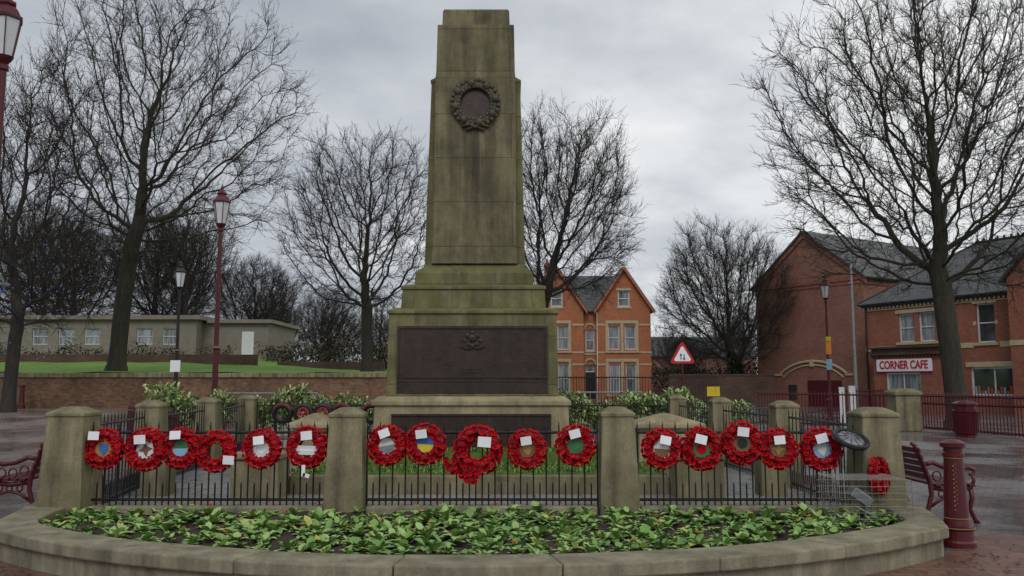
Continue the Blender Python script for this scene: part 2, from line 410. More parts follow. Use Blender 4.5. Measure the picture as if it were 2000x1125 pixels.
# ------------------------------------------------------------------ enclosure
front=[(-4.80,9.42),(-1.80,9.42),(1.15,9.42),(3.95,9.42)]
left=[(-5.20,12.4),(-5.4,15.3),(-5.6,18.2)]
right=[(3.92,12.4),(3.71,15.3),(3.5,18.2)]
for i,(x,y) in enumerate(front+left+right):
    mb=MB(); s=.88 if i<4 else .84
    if i in (0,3): s=1.0
    z0=-.05
    mb.loft(0,0,[(z0,.245*s,.245*s),(.5,.232*s,.232*s),(1.22,.195*s,.195*s),(1.225,.21*s,.21*s),(1.26,.21*s,.21*s),(1.315,.11*s,.11*s),(1.325,.08*s,.08*s)])
    mb.obj('stone_fence_post',['post'],bevel=.022,loc=(x,y,random.uniform(-.01,.01)),rz=random.uniform(-.03,.03)).rotation_euler[1]=random.uniform(-.008,.008)
mb=MB(); mb.box(-5.6,4.2,9.75,18.6,-.05,.13); mb.obj('enclosure_paving',['pavein'])
mb=MB(); mb.box(-4.56,-2.03,9.3,9.55,.0,.27); mb.box(-1.57,.92,9.3,9.55,.0,.27); mb.box(1.38,3.71,9.3,9.55,.0,.27)
mb.obj('fence_kerb',['kerb'],bevel=.015)
def railing(name,p0,p1,z0,z1,sp,mat,r=.009,dog=True,over=.07,dogh=.25,rails=None):
    mb=MB(); a_=Vector((*p0,0)); b_=Vector((*p1,0)); L=(b_-a_).length; d=(b_-a_)/L
    n=int(L/sp)
    for z in (rails or (z0+.06,z1-.05)):
        mb.tube([a_+Vector((0,0,z)),b_+Vector((0,0,z))],r*1.7,4)
    for i in range(n+1):
        p=a_+d*(L*(i+.0)/n)
        mb.tube([p+Vector((0,0,z0)),p+Vector((0,0,z1+over-.05)),p+Vector((0,0,z1+over))],[r,r,.002],5)
        if dog and i<n:
            q=a_+d*(L*(i+.5)/n); mb.tube([q+Vector((0,0,z0)),q+Vector((0,0,z0+dogh-.03)),q+Vector((0,0,z0+dogh))],[r,r,.002],5)
    return mb.obj(name,[mat])
for i in range(3):
    railing('iron_railing',(front[i][0]+.22,9.42),(front[i+1][0]-.22,9.42),.27,1.10,.135,'black')
seq=[front[0]]+left
for a_,b_ in zip(seq[:-1],seq[1:]): railing('iron_railing',(a_[0],a_[1]+.24),(b_[0],b_[1]-.24),.13,1.15,.14,'black')
seq=[front[3]]+right
for a_,b_ in zip(seq[:-1],seq[1:]): railing('iron_railing',(a_[0],a_[1]+.24),(b_[0],b_[1]-.24),.13,1.15,.14,'black')
railing('iron_railing',(-5.4,18.2),(3.3,18.2),.13,1.15,.14,'black',dog=False)
mb=MB()
for x in (-3.25,2.38):
    mb.box(x-.3,x+.3,10.9,11.5,.1,.62); mb.box(x-.34,x+.34,10.86,11.54,.623,.70)
for x in (-4.65,3.4): mb.box(x-.17,x+.17,11.2,11.55,.1,.66)
mb.box(-2.94,2.07,11.42,11.56,.1,.37)
mb.obj('stone_terrace_wall',['post'],bevel=.02)
mb=MB()
for x,w in ((-3.25,.3),(2.55,.5)):
    mb.loft(x,14.3,[(.1,w,.4),(.85,w,.4),(.852,w+.07,.47),(.93,w+.07,.47),(1.08,.05,.1)])
mb.obj('stone_flanking_block',['stonedk'],bevel=.02)
mb=MB(); mb.box(-2.95,2.08,11.563,12.9,.1,.38,0); mb.box(-2.7,1.6,12.903,13.38,.1,.55,0)
n=6200; turf=mb.obj('turf_terrace',['grass2'])
P=np.zeros((n,3)); P[:,0]=np.random.uniform(-3.0,2.08,n); P[:,1]=np.random.uniform(11.56,12.9,n); P[:,2]=.375
k=n//3; P[:k,1]=np.random.uniform(12.9,13.38,k); P[:k,2]=.545; P[:k,0]=np.random.uniform(-2.7,1.6,k)
Dr=np.random.normal(0,.4,(n,3)); Dr[:,2]=1
leaves_obj('grass_blades',P,unit(Dr),np.random.uniform(.04,.09,n),np.full(n,.008),np.random.uniform(0,.3,n),['grass2','leafA'],np.random.randint(0,2,n),turf)

# ------------------------------------------------------------------ monument
MX,MY=-.64,15.0
mon=empty('war_memorial',(MX,MY,0))
mb=MB()
mb.loft(0,0,[(.1,1.62,1.6),(.42,1.62,1.6),(.44,1.55,1.52),(1.22,1.53,1.5),(1.23,1.57,1.54),(1.30,1.57,1.54),(1.37,1.48,1.45)])
mb.obj('base_course',['stonedk'],mon,bevel=.012)
mb=MB()
mb.loft(0,0,[(1.37,1.395,1.21),(1.42,1.39,1.205),(2.70,1.365,1.18),(2.705,1.40,1.215),(2.76,1.40,1.215),(2.81,1.26,1.06)])
mb.loft(0,0,[(2.812,1.2,.98),(3.12,1.18,.96),(3.125,1.205,.985),(3.18,1.205,.985),(3.23,1.05,.8)])
mb.loft(0,0,[(3.232,1.0,.79),(3.42,.99,.78),(3.48,.955,.74),(3.54,.87,.655),(3.60,.845,.60)])
mb.obj('plinth',['stoneg'],mon,bevel=.012)
mb=MB()
mb.loft(0,0,[(3.60,.865,.50),(6.86,.785,.44),(6.865,.80,.455),(6.91,.80,.455),(6.98,.71,.40)])
mb.obj('side_buttresses',['stoneg'],mon,bevel=.01)
mb=MB()
mb.loft(0,0,[(3.60,.715,.655),(6.9,.70,.61),(6.905,.700,.612),(7.0,.69,.60),(7.88,.675,.575)])
mb.loft(0,0,[(7.882,.60,.50),(8.17,.59,.49),(8.21,.57,.47)])
mb.loft(0,0,[(3.601,.735,.67),(3.88,.72,.658)])
mb.obj('shaft',['stone'],mon,bevel=.012)
mb=MB(); fy=-1.205
mb.box(-1.22,1.22,fy-.01,fy+.05,1.66,2.50,0)
for z0,z1,x0,x1 in ((2.46,2.50,-1.22,1.22),(1.66,1.70,-1.22,1.22)): mb.box(x0,x1,fy-.035,fy-.012,z0,z1,0)
for x0,x1 in ((-1.22,-1.18),(1.18,1.22)): mb.box(x0,x1,fy-.035,fy-.012,1.702,2.458,0)
mb.box(-1.22,1.22,fy-.02,fy+.04,1.42,1.63,0); mb.box(-1.20,1.20,fy-.03,fy-.022,1.60,1.625,0)
mb.box(-1.25,1.25,-1.55,-1.49,.60,1.10,0); mb.box(-1.25,1.25,-1.575,-1.552,1.07,1.10,0)
for (x,z,r) in ((0,2.30,.07),(-.08,2.34,.04),(.08,2.34,.04),(-.13,2.26,.035),(.13,2.26,.035),(0,2.39,.035),(-.06,2.2,.035),(.06,2.2,.035),(0,2.18,.04)):
    mb.ball((x,fy-.015,z),r,0,8,(1,.35,1))
mb.tube([(-.2,fy-.018,2.16),(-.1,fy-.018,2.12),(0,fy-.018,2.14),(.1,fy-.018,2.12),(.2,fy-.018,2.16)],.014,5)
mb.box(-.16,.16,fy-.018,fy-.0105,1.80,1.83,0); mb.box(-.10,.10,fy-.018,fy-.0105,1.74,1.765,0)
for cx_ in (-1.0,-.72,-.44,.44,.72,1.0):
    for i in range(14): mb.box(cx_-.10,cx_-.10+random.uniform(.13,.2),fy-.015,fy-.0105,2.36-.045*i,2.372-.045*i,0)
mb.obj('bronze_plaques',['bronze'],mon,bevel=.002,seg=1)
mb=MB(); wz=6.42; wy=-.63
mb.tube([(.34*math.cos(a_),wy-.02,wz+.34*math.sin(a_)) for a_ in ring(32)],.055,8,0,closed=True)
for k in range(28):
    a_=2*math.pi*k/28
    for off in (-.055,.055):
        r=.35+off; mb.ball((r*math.cos(a_+off*2),wy-.055,wz+r*math.sin(a_+off*2)),.046,0,7,(1,.7,1))
for k in range(8):
    a_=2*math.pi*k/8+.2; mb.ball((.355*math.cos(a_),wy-.08,wz+.355*math.sin(a_)),.062,0,7,(1.1,.6,1.1))
mb.tube([(-.24,wy-.03,wz-.42),(-.1,wy-.05,wz-.38),(0,wy-.06,wz-.44),(.1,wy-.05,wz-.38),(.24,wy-.03,wz-.42)],.028,6)
mb.tube([(-.16,wy-.03,wz-.48),(0,wy-.05,wz-.42),(.16,wy-.03,wz-.48)],.024,6)
mb.obj('wreath_relief',['bronzeg'],mon,smooth=True)
mb=MB(); mb.prism([(.285*math.cos(a_),wy,wz+.285*math.sin(a_)) for a_ in ring(32)],(0,.05,0)); mb.obj('roundel',['bronze'],mon)

# ------------------------------------------------------------------ poppy wreaths
def wreath(name,x,y,z,R0=.16,tilt=0,emb=None,card=True,tail=False,yaw=0,sc_=1.0,cardpos=(.0,.10)):
    mb=MB(); tr=.056
    mb.tube([(R0*math.cos(a_),0,R0*math.sin(a_)) for a_ in ring(24)],tr*.8,8,1,closed=True)
    def poppy(c,nrm,r,mi=0):
        nrm=Vector(nrm).normalized(); u=nrm.orthogonal().normalized(); w=nrm.cross(u); ph=random.uniform(0,6.28)
        vs=[Vector(c)+nrm*.004]; k=10
        for i in range(k):
            a_=ph+2*math.pi*i/k; rr=r*(.92+.12*math.sin(2*(a_-ph))); vs.append(Vector(c)+(u*math.cos(a_)+w*math.sin(a_))*rr*.62+nrm*.008)
        for i in range(k):
            a_=ph+2*math.pi*i/k; rr=r*(1+.16*math.sin(2*(a_-ph)+.4)); vs.append(Vector(c)+(u*math.cos(a_)+w*math.sin(a_))*rr+nrm*(.019+.01*math.sin(a_*2.0)))
        fs=[(0,1+i,1+(i+1)%k) for i in range(k)]+[(1+i,1+k+i,1+k+(i+1)%k,1+(i+1)%k) for i in range(k)]
        mb.add(vs,fs,mi)
        q=[Vector(c)+nrm*.014+(u*math.cos(a_)+w*math.sin(a_))*r*.36 for a_ in ring(6)]
        mb.prism(q,nrm*.006,1)
    for phi,cnt,rr in ((-72,12,.030),(-28,15,.034),(16,18,.037),(62,21,.036)):
        for k in range(cnt):
            a_=2*math.pi*(k+random.uniform(-.2,.2))/cnt+phi
            p=D2R(phi+random.uniform(-9,9)); er=Vector((math.cos(a_),0,math.sin(a_)))
            nrm=er*math.sin(p)+Vector((0,-1,0))*math.cos(p); nrm+=Vector((random.gauss(0,.2),0,random.gauss(0,.2)))
            poppy(er*R0+(er*math.sin(p)+Vector((0,-1,0))*math.cos(p))*tr,nrm,rr*random.uniform(.9,1.1),0)
    if tail:
        for k in range(30):
            a_=D2R(random.uniform(190,285)); r_=random.uniform(.21,.29)
            poppy((r_*math.cos(a_)-.03,-.045+random.uniform(-.03,.01),r_*math.sin(a_)),(random.gauss(0,.3),-1,random.gauss(0,.3)),.034)
    if emb:
        cA,cB,kind=emb
        if kind!='bar':
            mb.prism([(.105*math.cos(a_),-.03,.105*math.sin(a_)) for a_ in ring(24)],(0,.01,0),2)
        if kind=='disc': mb.prism([(.055*math.cos(a_),-.036,.055*math.sin(a_)) for a_ in ring(16)],(0,.005,0),3)
        if kind=='shield': mb.prism([(-.05,-.036,.055),(.05,-.036,.055),(.05,-.036,-.01),(0,-.036,-.075),(-.05,-.036,-.01)],(0,.005,0),3)
        if kind=='star': mb.prism([((.08 if k%2==0 else .035)*math.sin(k*math.pi/4),-.036,(.08 if k%2==0 else .035)*math.cos(k*math.pi/4)) for k in range(8)],(0,.005,0),3)
        if kind=='half': mb.prism([(.09*math.cos(a_),-.036,.09*math.sin(a_)) for a_ in np.linspace(math.pi,2*math.pi,13)],(0,.005,0),3)
        if kind=='bar':
            mb.box(-.12,.12,-.05,-.04,-.08,.02,2); mb.box(-.08,.08,-.053,-.0505,-.04,-.02,3)
    if card:
        cx_,cz_=cardpos; Rm=Matrix.Rotation(random.uniform(-.2,.2),3,'Y')@Matrix.Rotation(random.uniform(-.15,.15),3,'X')
        mb.obox((cx_,-.115,cz_),Rm,.062,.0015,.048,4)
    A,B=(emb[0],emb[1]) if emb else ('white','white')
    o=mb.obj(name,['red','black',A,B,'card'],loc=(x,y,z)); o.rotation_euler=(D2R(-4),tilt,yaw); o.scale=(sc_,)*3; return o
# hung along the front rail: (x, z, emblem, card offset)
W=[(-4.403,.878,('gold','blue','shield'),(-.09,.15)),(-3.950,.873,('white','brown','star'),(-.02,.11)),(-3.574,.884,('green','lblue','half'),(-.04,.15)),
   (-3.193,.851,None,(.17,-.10)),(-2.701,.878,('white','card','disc'),(0,.10)),(-2.210,.894,('white','card','bar'),(0,.13)),
   (-1.348,.916,('white','grey','half'),(.0,.14)),(-.934,.927,('blue','yellow','half'),(-.05,.11)),(-.365,.862,None,(.06,.08)),
   (.166,.873,('brown','gold','shield'),(0,.10)),(.690,.916,('green','green','disc'),(0,.13)),(1.619,.878,('white','brown','half'),(.02,.10)),
   (2.044,.878,('green','red','disc'),(-.03,.10)),(2.486,.938,('brown','black','disc'),(-.02,.12)),(2.873,.878,('brown','gold','star'),(-.01,.10)),
   (3.342,.873,('lblue','white','shield'),(0,.12))]
for i,(X_,Z_,e,cp) in enumerate(W):
    big=i==8
    wreath('poppy_wreath',X_,9.33,Z_,emb=e,tilt=random.uniform(-.2,.2),tail=big,cardpos=cp,sc_=1.14 if big else random.uniform(.92,1.0))
wreath('poppy_wreath',3.86,9.14,.62,emb=None,card=False,sc_=.85,yaw=.7)
mb=MB(); mb.box(-.02,.02,-.002,.002,-.12,.0); mb.obox((.03,0,-.11),Matrix.Rotation(.3,3,'Y'),.035,.002,.02); mb.obj('ribbon',['card'],loc=(-2.22,9.2,.72))
for i,x in enumerate((-4.25,-3.86,-3.5,-3.15,-2.6)):
    o=MB(); o.tube([(.15*math.cos(a_),0,.15*math.sin(a_)) for a_ in ring(20)],.05,7,0,closed=True)
    if i in(1,2):
        for k in range(16):
            a_=k*2*math.pi/16; o.ball((.10*math.cos(a_),-.04,.10*math.sin(a_)),.02,1,6)
        o.ball((0,-.02,0),.04,1,6)
    else: o.tube([(.17*math.cos(a_),-.05,.17*math.sin(a_)) for a_ in np.linspace(.4,2.6,12)],.010,5,1)
    o.obj('laurel_wreath',['black','signred'],loc=(x,15.9,1.02))
mb=MB()
for x in (-4.4,-3.2,-2.4): mb.box(x-.02,x+.02,15.97,16.0,.1,1.2)
mb.box(-4.5,-2.3,15.965,15.995,.84,.88); mb.obj('wreath_stand',['black'])

mb=MB()
mb.tube([(.17*math.cos(a_),.17*math.sin(a_),0) for a_ in ring(24)],.028,8,0,closed=True)
mb.lathe(0,0,[(-.01,.15),(.0,.15),(.02,.12),(.03,.05)],20,1)
for k in range(10): a_=k*.628; mb.tube([(.05*math.cos(a_),.05*math.sin(a_),.035),(.15*math.cos(a_),.15*math.sin(a_),.012)],.004,4,0)
o=mb.obj('round_uplighter',['black','grey'],loc=(3.58,9.1,1.0)); o.rotation_euler=(D2R(28),D2R(10),0)
mb=MB()
x0,x1,y0,y1,z0,z1=3.2,3.92,8.5,9.1,.2,.64
def wires(a0,a1,b0,b1,f,sp=.06):
    n_=int((a1-a0)/sp)
    for i in range(n_+1):
        a_=a0+(a1-a0)*i/n_; mb.tube([f(a_,b0),f(a_,b1)],.0018,3)
    n_=int((b1-b0)/sp)
    for i in range(n_+1):
        b_=b0+(b1-b0)*i/n_; mb.tube([f(a0,b_),f(a1,b_)],.0018,3)
wires(x0,x1,z0,z1,lambda a_,b_:(a_,y0,b_)); wires(x0,x1,z0,z1,lambda a_,b_:(a_,y1,b_))
wires(y0,y1,z0,z1,lambda a_,b_:(x0,a_,b_)); wires(y0,y1,z0,z1,lambda a_,b_:(x1,a_,b_)); wires(x0,x1,y0,y1,lambda a_,b_:(a_,b_,z1))
mb.obj('wire_cage',['wire'])
mb=MB()
Rm=Matrix.Rotation(D2R(35),3,'Y')
mb.obox((3.52,8.8,.44),Rm,.11,.08,.045,0); mb.obox((3.545,8.8,.48),Rm,.09,.065,.012,1)
mb.tube([(3.62,8.8,.2),(3.58,8.8,.34),(3.54,8.8,.40)],.018,6,0); mb.box(3.52,3.74,8.74,8.86,.2,.225,0)
mb.tube([(3.44,8.72,.36),(3.7,8.7,.22)],.016,6,0)
mb.obj('floodlight',['grey','galv'],bevel=.006)

# ------------------------------------------------------------------ street furniture
def bench(name,loc,rz):
    e=empty(name,loc,rz); Lh=.85
    mb=MB()
    for y in (-Lh,Lh):
        mb.tube([(-.02,y,0),(.02,y,.15),(.07,y,.32),(.06,y,.45),(0,y,.62),(-.07,y,.80),(-.10,y,.88),(-.14,y,.90)],[.036,.03,.03,.032,.03,.028,.026,.02],6,0,.8)
        mb.tube([(.58,y,0),(.55,y,.05),(.50,y,.16),(.53,y,.28),(.52,y,.40)],[.038,.03,.028,.03,.03],6,0,.8)
        mb.tube([(.07,y,.40),(.3,y,.37),(.52,y,.40)],.028,6,0,.8)
        mb.tube([(0,y,.66),(.10,y,.68),(.24,y,.62),(.38,y,.60),(.50,y,.63),(.57,y,.60),(.56,y,.54),(.51,y,.55)],[.026,.026,.024,.026,.028,.026,.02,.016],6,0,.9)
        mb.tube([(.52,y,.40),(.56,y,.47),(.55,y,.56)],.022,6,0,.9)
        mb.tube([(.04,y,.18),(.18,y,.27),(.30,y,.29),(.42,y,.26),(.51,y,.16)],.018,5)
        for c in ((.18,.33),(.30,.33),(.41,.33)):
            mb.tube([(c[0]+.035*math.cos(a_),y,c[1]+.035*math.sin(a_)) for a_ in ring(10)],.010,5,closed=True)
        for c in ((.14,.53),(.27,.50),(.40,.50)):
            mb.tube([(c[0]+.05*math.cos(a_),y,c[1]+.055*math.sin(a_)) for a_ in ring(10)],.010,5,closed=True)
    mb.obj('cast_iron_ends',['maroon'],e,smooth=True)
    mb=MB()
    for i in range(5): x=.10+i*.095; mb.box(x,x+.07,-Lh-.05,Lh+.05,.415,.445)
    mb.obj('seat',['maroon'],e,bevel=.005)
    mb=MB()
    for i in range(5):
        z=.52+i*.075; x=.055-(z-.45)*.33
        mb.obox((x,0,z),Matrix.Rotation(D2R(-18),3,'Y'),.014,Lh+.05,.031)
    mb.obj('backrest',['maroon'],e,bevel=.005)
bench('park_bench',(4.72,10.75,-.0),0)
bench('park_bench',(-5.50,10.85,.05),math.pi)
def bollard(x,y,z=0,s=1):
    mb=MB()
    mb.lathe(0,0,[(0,.165),(.05,.165),(.07,.15),(.16,.145),(.17,.155),(.20,.155),(.21,.125),(.26,.115),(.86,.088),(.87,.10),(.90,.10),(.91,.088),(.95,.088),(.96,.115),(1.0,.118),(1.01,.10),(1.03,.06),(1.035,.02)],24,0)
    for zz,r in ((.275,.116),(.855,.0925),(.185,.158)): mb.tube([(r*math.cos(a_),r*math.sin(a_),zz) for a_ in ring(20)],.004,5,1,closed=True)
    for i in range(11): mb.ball((-.055,-.092,.36+.042*i),.009,1,5); mb.ball((-.035,-.098,.38+.042*i),.006,1,5)
    o=mb.obj('bollard',['maroon','gold'],bevel=.004,loc=(x,y,z)); o.scale=(s,s,s)
bollard(4.37,8.55,0,1.0)
bollard(-20.6,36,.45,1.0)
def lamp(x,y,z,h=5.9,mat='maroon',plates=(),rz=0):
    e=empty('street_lamp',(x,y,z),rz); hp=h-1.05
    mb=MB()
    mb.lathe(0,0,[(0,.17),(.08,.17),(.12,.13),(.75,.11),(.80,.13),(.86,.13),(.9,.085),(1.2,.07),(2.3,.062),(2.33,.085),(2.38,.085),(2.41,.058),(hp-.1,.045),(hp-.08,.07),(hp-.03,.07),(hp,.05),(hp+.06,.10),(hp+.10,.12)],14,0)
    mb.lathe(0,0,[(2.34,.088),(2.37,.088)],14,1)
    mb.obj('column',[mat,'gold'],e)
    mb=MB(); mb.lathe(0,0,[(hp+.105,.11),(hp+.60,.19)],6,0); mb.obj('lantern_glass',['glassw'],e)
    mb=MB()
    for k in range(6):
        a_=k*math.pi/3; mb.tube([(.115*math.cos(a_),.115*math.sin(a_),hp+.1),(.197*math.cos(a_),.197*math.sin(a_),hp+.61)],.010,4)
    mb.lathe(0,0,[(hp+.605,.215),(hp+.64,.22),(hp+.66,.19),(hp+.74,.15),(hp+.80,.10),(hp+.82,.12),(hp+.85,.12),(hp+.88,.07),(hp+.94,.03),(hp+.97,.04),(hp+1.0,.03),(hp+1.06,.006)],6,0)
    mb.obj('lantern_frame',[mat],e)
    for k,(z0,z1,w,mt) in enumerate(plates):
        mb=MB(); mb.box(-w/2,w/2,-.11,-.10,z0,z1); mb.obj('plate_%d'%(k+1),[mt],e)
lamp(-6.95,20,.05,6.25)
lamp(-6.76,10.9,0,6.85)
lamp(13.35,36,0,6.1,plates=((2.75,3.3,.22,'orange'),(3.32,3.5,.22,'yellow'),(2.1,2.55,.24,'lblue')))
lamp(-11.8,30,.35,5.55,'black',plates=((1.6,2.0,.35,'card'),))
mb=MB(); mb.lathe(0,0,[(0,.12),(2,.10),(9.7,.05)],10); mb.tube([(0,0,7.0),(-.2,-.2,7.05)],.05,6); mb.obj('lamp_column',['galv'],loc=(18.9,47,0))

e=empty('traffic_sign',(5.4,27,0))
mb=MB(); mb.tube([(0,.03,0),(0,.03,2.85)],.03,8); mb.obj('pole',['maroon'],e)
def tri(mb,s,y,zc,mi,th=.006):
    n_=[];r=.09*s
    for k in range(3):
        a0=D2R(90+120*k); cx_=(s*.5774-r*1.6)*math.cos(a0); cz_=(s*.5774-r*1.6)*math.sin(a0)
        for j in (-50,-20,10,40):
            aa=a0+D2R(j+5); n_.append((cx_+r*math.cos(aa),y,zc+cz_+r*math.sin(aa)))
    mb.prism(n_,(0,th,0),mi)
mb=MB(); tri(mb,.80,0,2.42,0,.008); tri(mb,.56,-.006,2.42,1,.005)
for x,s in ((-.05,1),(.05,-1)):
    zc=2.385
    mb.box(x-.014,x+.014,-.010,-.0065,zc-.09,zc+.09,2)
    mb.prism([(x-.042,-.0105,zc+s*.04),(x+.042,-.0105,zc+s*.04),(x,-.0105,zc+s*.12)],(0,.0035,0),2)
mb.obj('plate',['signred','card','black'],e)
mb=MB(); mb.tube([(0,.02,0),(0,.02,1.4)],.02,6,1); mb.box(-.2,.2,-.01,.0,1.15,1.45,0); mb.obj('yellow_notice',['yellow','grey'],loc=(6.35,27,0))
mb=MB()
mb.lathe(0,0,[(0,.30),(.06,.30),(.08,.27),(.12,.30),(.70,.33),(.74,.36),(.78,.36),(.80,.30),(.92,.30),(.93,.36),(.98,.36),(1.05,.18),(1.06,.05)],8,0,D2R(22.5))
for k in range(24): a_=k*2*math.pi/24; mb.tube([(.315*math.cos(a_),.315*math.sin(a_),.13),(.335*math.cos(a_),.335*math.sin(a_),.7)],.014,4,0)
mb.obj('litter_bin',['maroon'],loc=(13.2,25,0))
mb=MB(); mb.loft(0,0,[(0,.42,.42),(1.15,.40,.40),(1.16,.46,.46),(1.28,.46,.46),(1.38,.25,.25)]); mb.obj('stone_gate_pier',['post'],bevel=.03,loc=(12.9,28.3,0))
railing('maroon_railing',(13.5,28.2),(15.2,20.5),.05,1.2,.13,'maroon',r=.02,dog=False,over=.06,rails=(.12,.9,1.15))
railing('maroon_railing',(12.4,28.6),(9.5,33),.05,1.2,.14,'maroon',r=.016,dog=False,over=.06)
railing('maroon_railing',(16.2,42),(20,44),.1,1.2,.14,'maroon',r=.018,dog=False,over=.06)
mb=MB(); mb.box(-.12,.12,-.04,.04,0,1.45,0); mb.obj('white_post',['white'],loc=(13.1,33,0))
mb=MB(); mb.box(-.10,.10,-.04,.04,0,1.4,0); mb.obj('white_post',['white'],loc=(12.7,33,0))
railing('maroon_railing',(-9.6,21.5),(-6.6,17.0),.05,.95,.14,'maroon',r=.016,dog=False)
for x,y in ((-5.3,18.9),(2.1,20.5)):
    mb=MB(); mb.tube([(-1.1,0,.1),(-1.1,0,1.2),(-1.0,0,1.3),(1.0,0,1.3),(1.1,0,1.2),(1.1,0,.1)],.02,6)
    mb.tube([(-1.1,0,.3),(1.1,0,.3)],.015,5)
    for i in range(14): mb.tube([(-1.0+i*.154,0,.3),(-1.0+i*.154,0,1.3)],.008,4)
    mb.obj('crowd_barrier',['galv'],loc=(x,y,.05))

# ------------------------------------------------------------------ shrubs
def leafmass(name,n,x0,x1,y0,y1,zf,zt,mats,probs,size,lump=1.0,parent=None):
    X=np.random.uniform(x0,x1,n); Y=np.random.uniform(y0,y1,n)
    top=zt*(1+.09*np.sin(X*2.3*lump)+.07*np.sin(X*5.1*lump+1)+.04*np.sin(Y*4)+.04*np.sin(X*13*lump))
    Z=zf+(top-zf)*np.random.uniform(0,1,n)**.6
    Dr=np.random.normal(0,1,(n,3)); Dr[:,2]+=.5
    return leaves_obj(name,np.stack([X,Y,Z],-1),unit(Dr),np.random.uniform(.6,1.3,n)*size,np.random.uniform(.18,.26,n)*size,np.random.uniform(0,.4,n),mats,np.random.choice(len(mats),n,p=probs),parent)
leafmass('laurel_hedge',4600,-5.9,-2.0,18.5,19.3,.5,1.26,['laurA','laurB','dkleaf'],[.45,.40,.15],.12)
leafmass('laurel_hedge',4200,1.0,3.9,18.5,19.3,.5,1.24,['laurA','laurB','dkleaf'],[.45,.40,.15],.12)
leafmass('laurel_hedge',1600,-7.6,-5.9,17.6,18.6,.6,1.32,['laurA','laurB','dkleaf'],[.40,.50,.10],.15)
leafmass('laurel_hedge',1200,3.9,5.2,18.2,19.1,.5,1.15,['laurA','laurB','dkleaf'],[.45,.4,.15],.12)

# ------------------------------------------------------------------ garden wall
gw=empty('brick_garden_wall')
mb=MB(); mb.box(-60,-1.5,36.6,36.95,.2,1.78); mb.obj('wall',['brickW'],gw)
mb=MB(); x=-60
while x<-1.5:
    mb.box(x+.004,x+.596,36.52,37.03,1.783,1.98+random.uniform(-.008,.008)); x+=.6
mb.obj('coping',['post'],gw,bevel=.02)
mb=MB(); mb.box(-34,-16.5,55,55.4,1.5,3.35); mb.obj('park_retaining_wall',['brickD'])
mb=MB(); mb.box(-16.5,-9,60,60.4,1.5,3.0); mb.obj('park_retaining_wall',['brickD'])
railing('iron_railing',(1.5,50),(12,50),.3,1.9,.16,'black',r=.02,dog=False)
mb=MB(); mb.box(10.3,17.2,56,56.3,0,2.0); mb.box(10.3,17.2,55.95,56.35,2.003,2.1); mb.obj('brick_yard_wall',['brickD'])

# ------------------------------------------------------------------ buildings
def wallh(mb,x0,x1,z0,z1,y0,th,holes,mi=0):
    xs=sorted({x0,x1,*[h[0] for h in holes],*[h[1] for h in holes]}); zs=sorted({z0,z1,*[h[2] for h in holes],*[h[3] for h in holes]})
    for i in range(len(xs)-1):
        for j in range(len(zs)-1):
            cx_=(xs[i]+xs[i+1])/2; cz_=(zs[j]+zs[j+1])/2
            if any(h[0]<cx_<h[1] and h[2]<cz_<h[3] for h in holes): continue
            mb.box(xs[i],xs[i+1],y0,y0+th,zs[j],zs[j+1],mi)
def win(fr,gl,x0,x1,z0,z1,y,f=.07,mid=True,vert=False):
    gl.box(x0,x1,y+.02,y+.05,z0,z1)
    fr.box(x0,x0+f,y-.03,y+.018,z0,z1); fr.box(x1-f,x1,y-.03,y+.018,z0,z1)
    fr.box(x0+f,x1-f,y-.03,y+.018,z0,z0+f); fr.box(x0+f,x1-f,y-.03,y+.018,z1-f,z1)
    if mid: fr.box(x0+f,x1-f,y-.028,y+.018,(z0+z1)/2-f*.4,(z0+z1)/2+f*.4)
    if vert: fr.box((x0+x1)/2-f*.35,(x0+x1)/2+f*.35,y-.026,y+.018,z0+f,z1-f)
def roofslab(mb,pts,th=.12,mi=0):
    P=[Vector(p) for p in pts]; n=(P[1]-P[0]).cross(P[2]-P[0]).normalized()
    if n.z<0: n=-n
    mb.prism(P,n*th,mi)
H=empty('brick_house',(1.3,60,.3))
w=MB();fr=MB();gl=MB();st=MB();rf=MB();tr=MB()
GW=3.75; zl=6.55; za=9.35; g2=4.75
holes=lambda x:[(x+.75,x+1.55,3.55,5.25),(x+1.9,x+2.7,3.55,5.25),(x+.8,x+1.55,.5,2.55),(x+1.95,x+2.7,.5,2.55)]
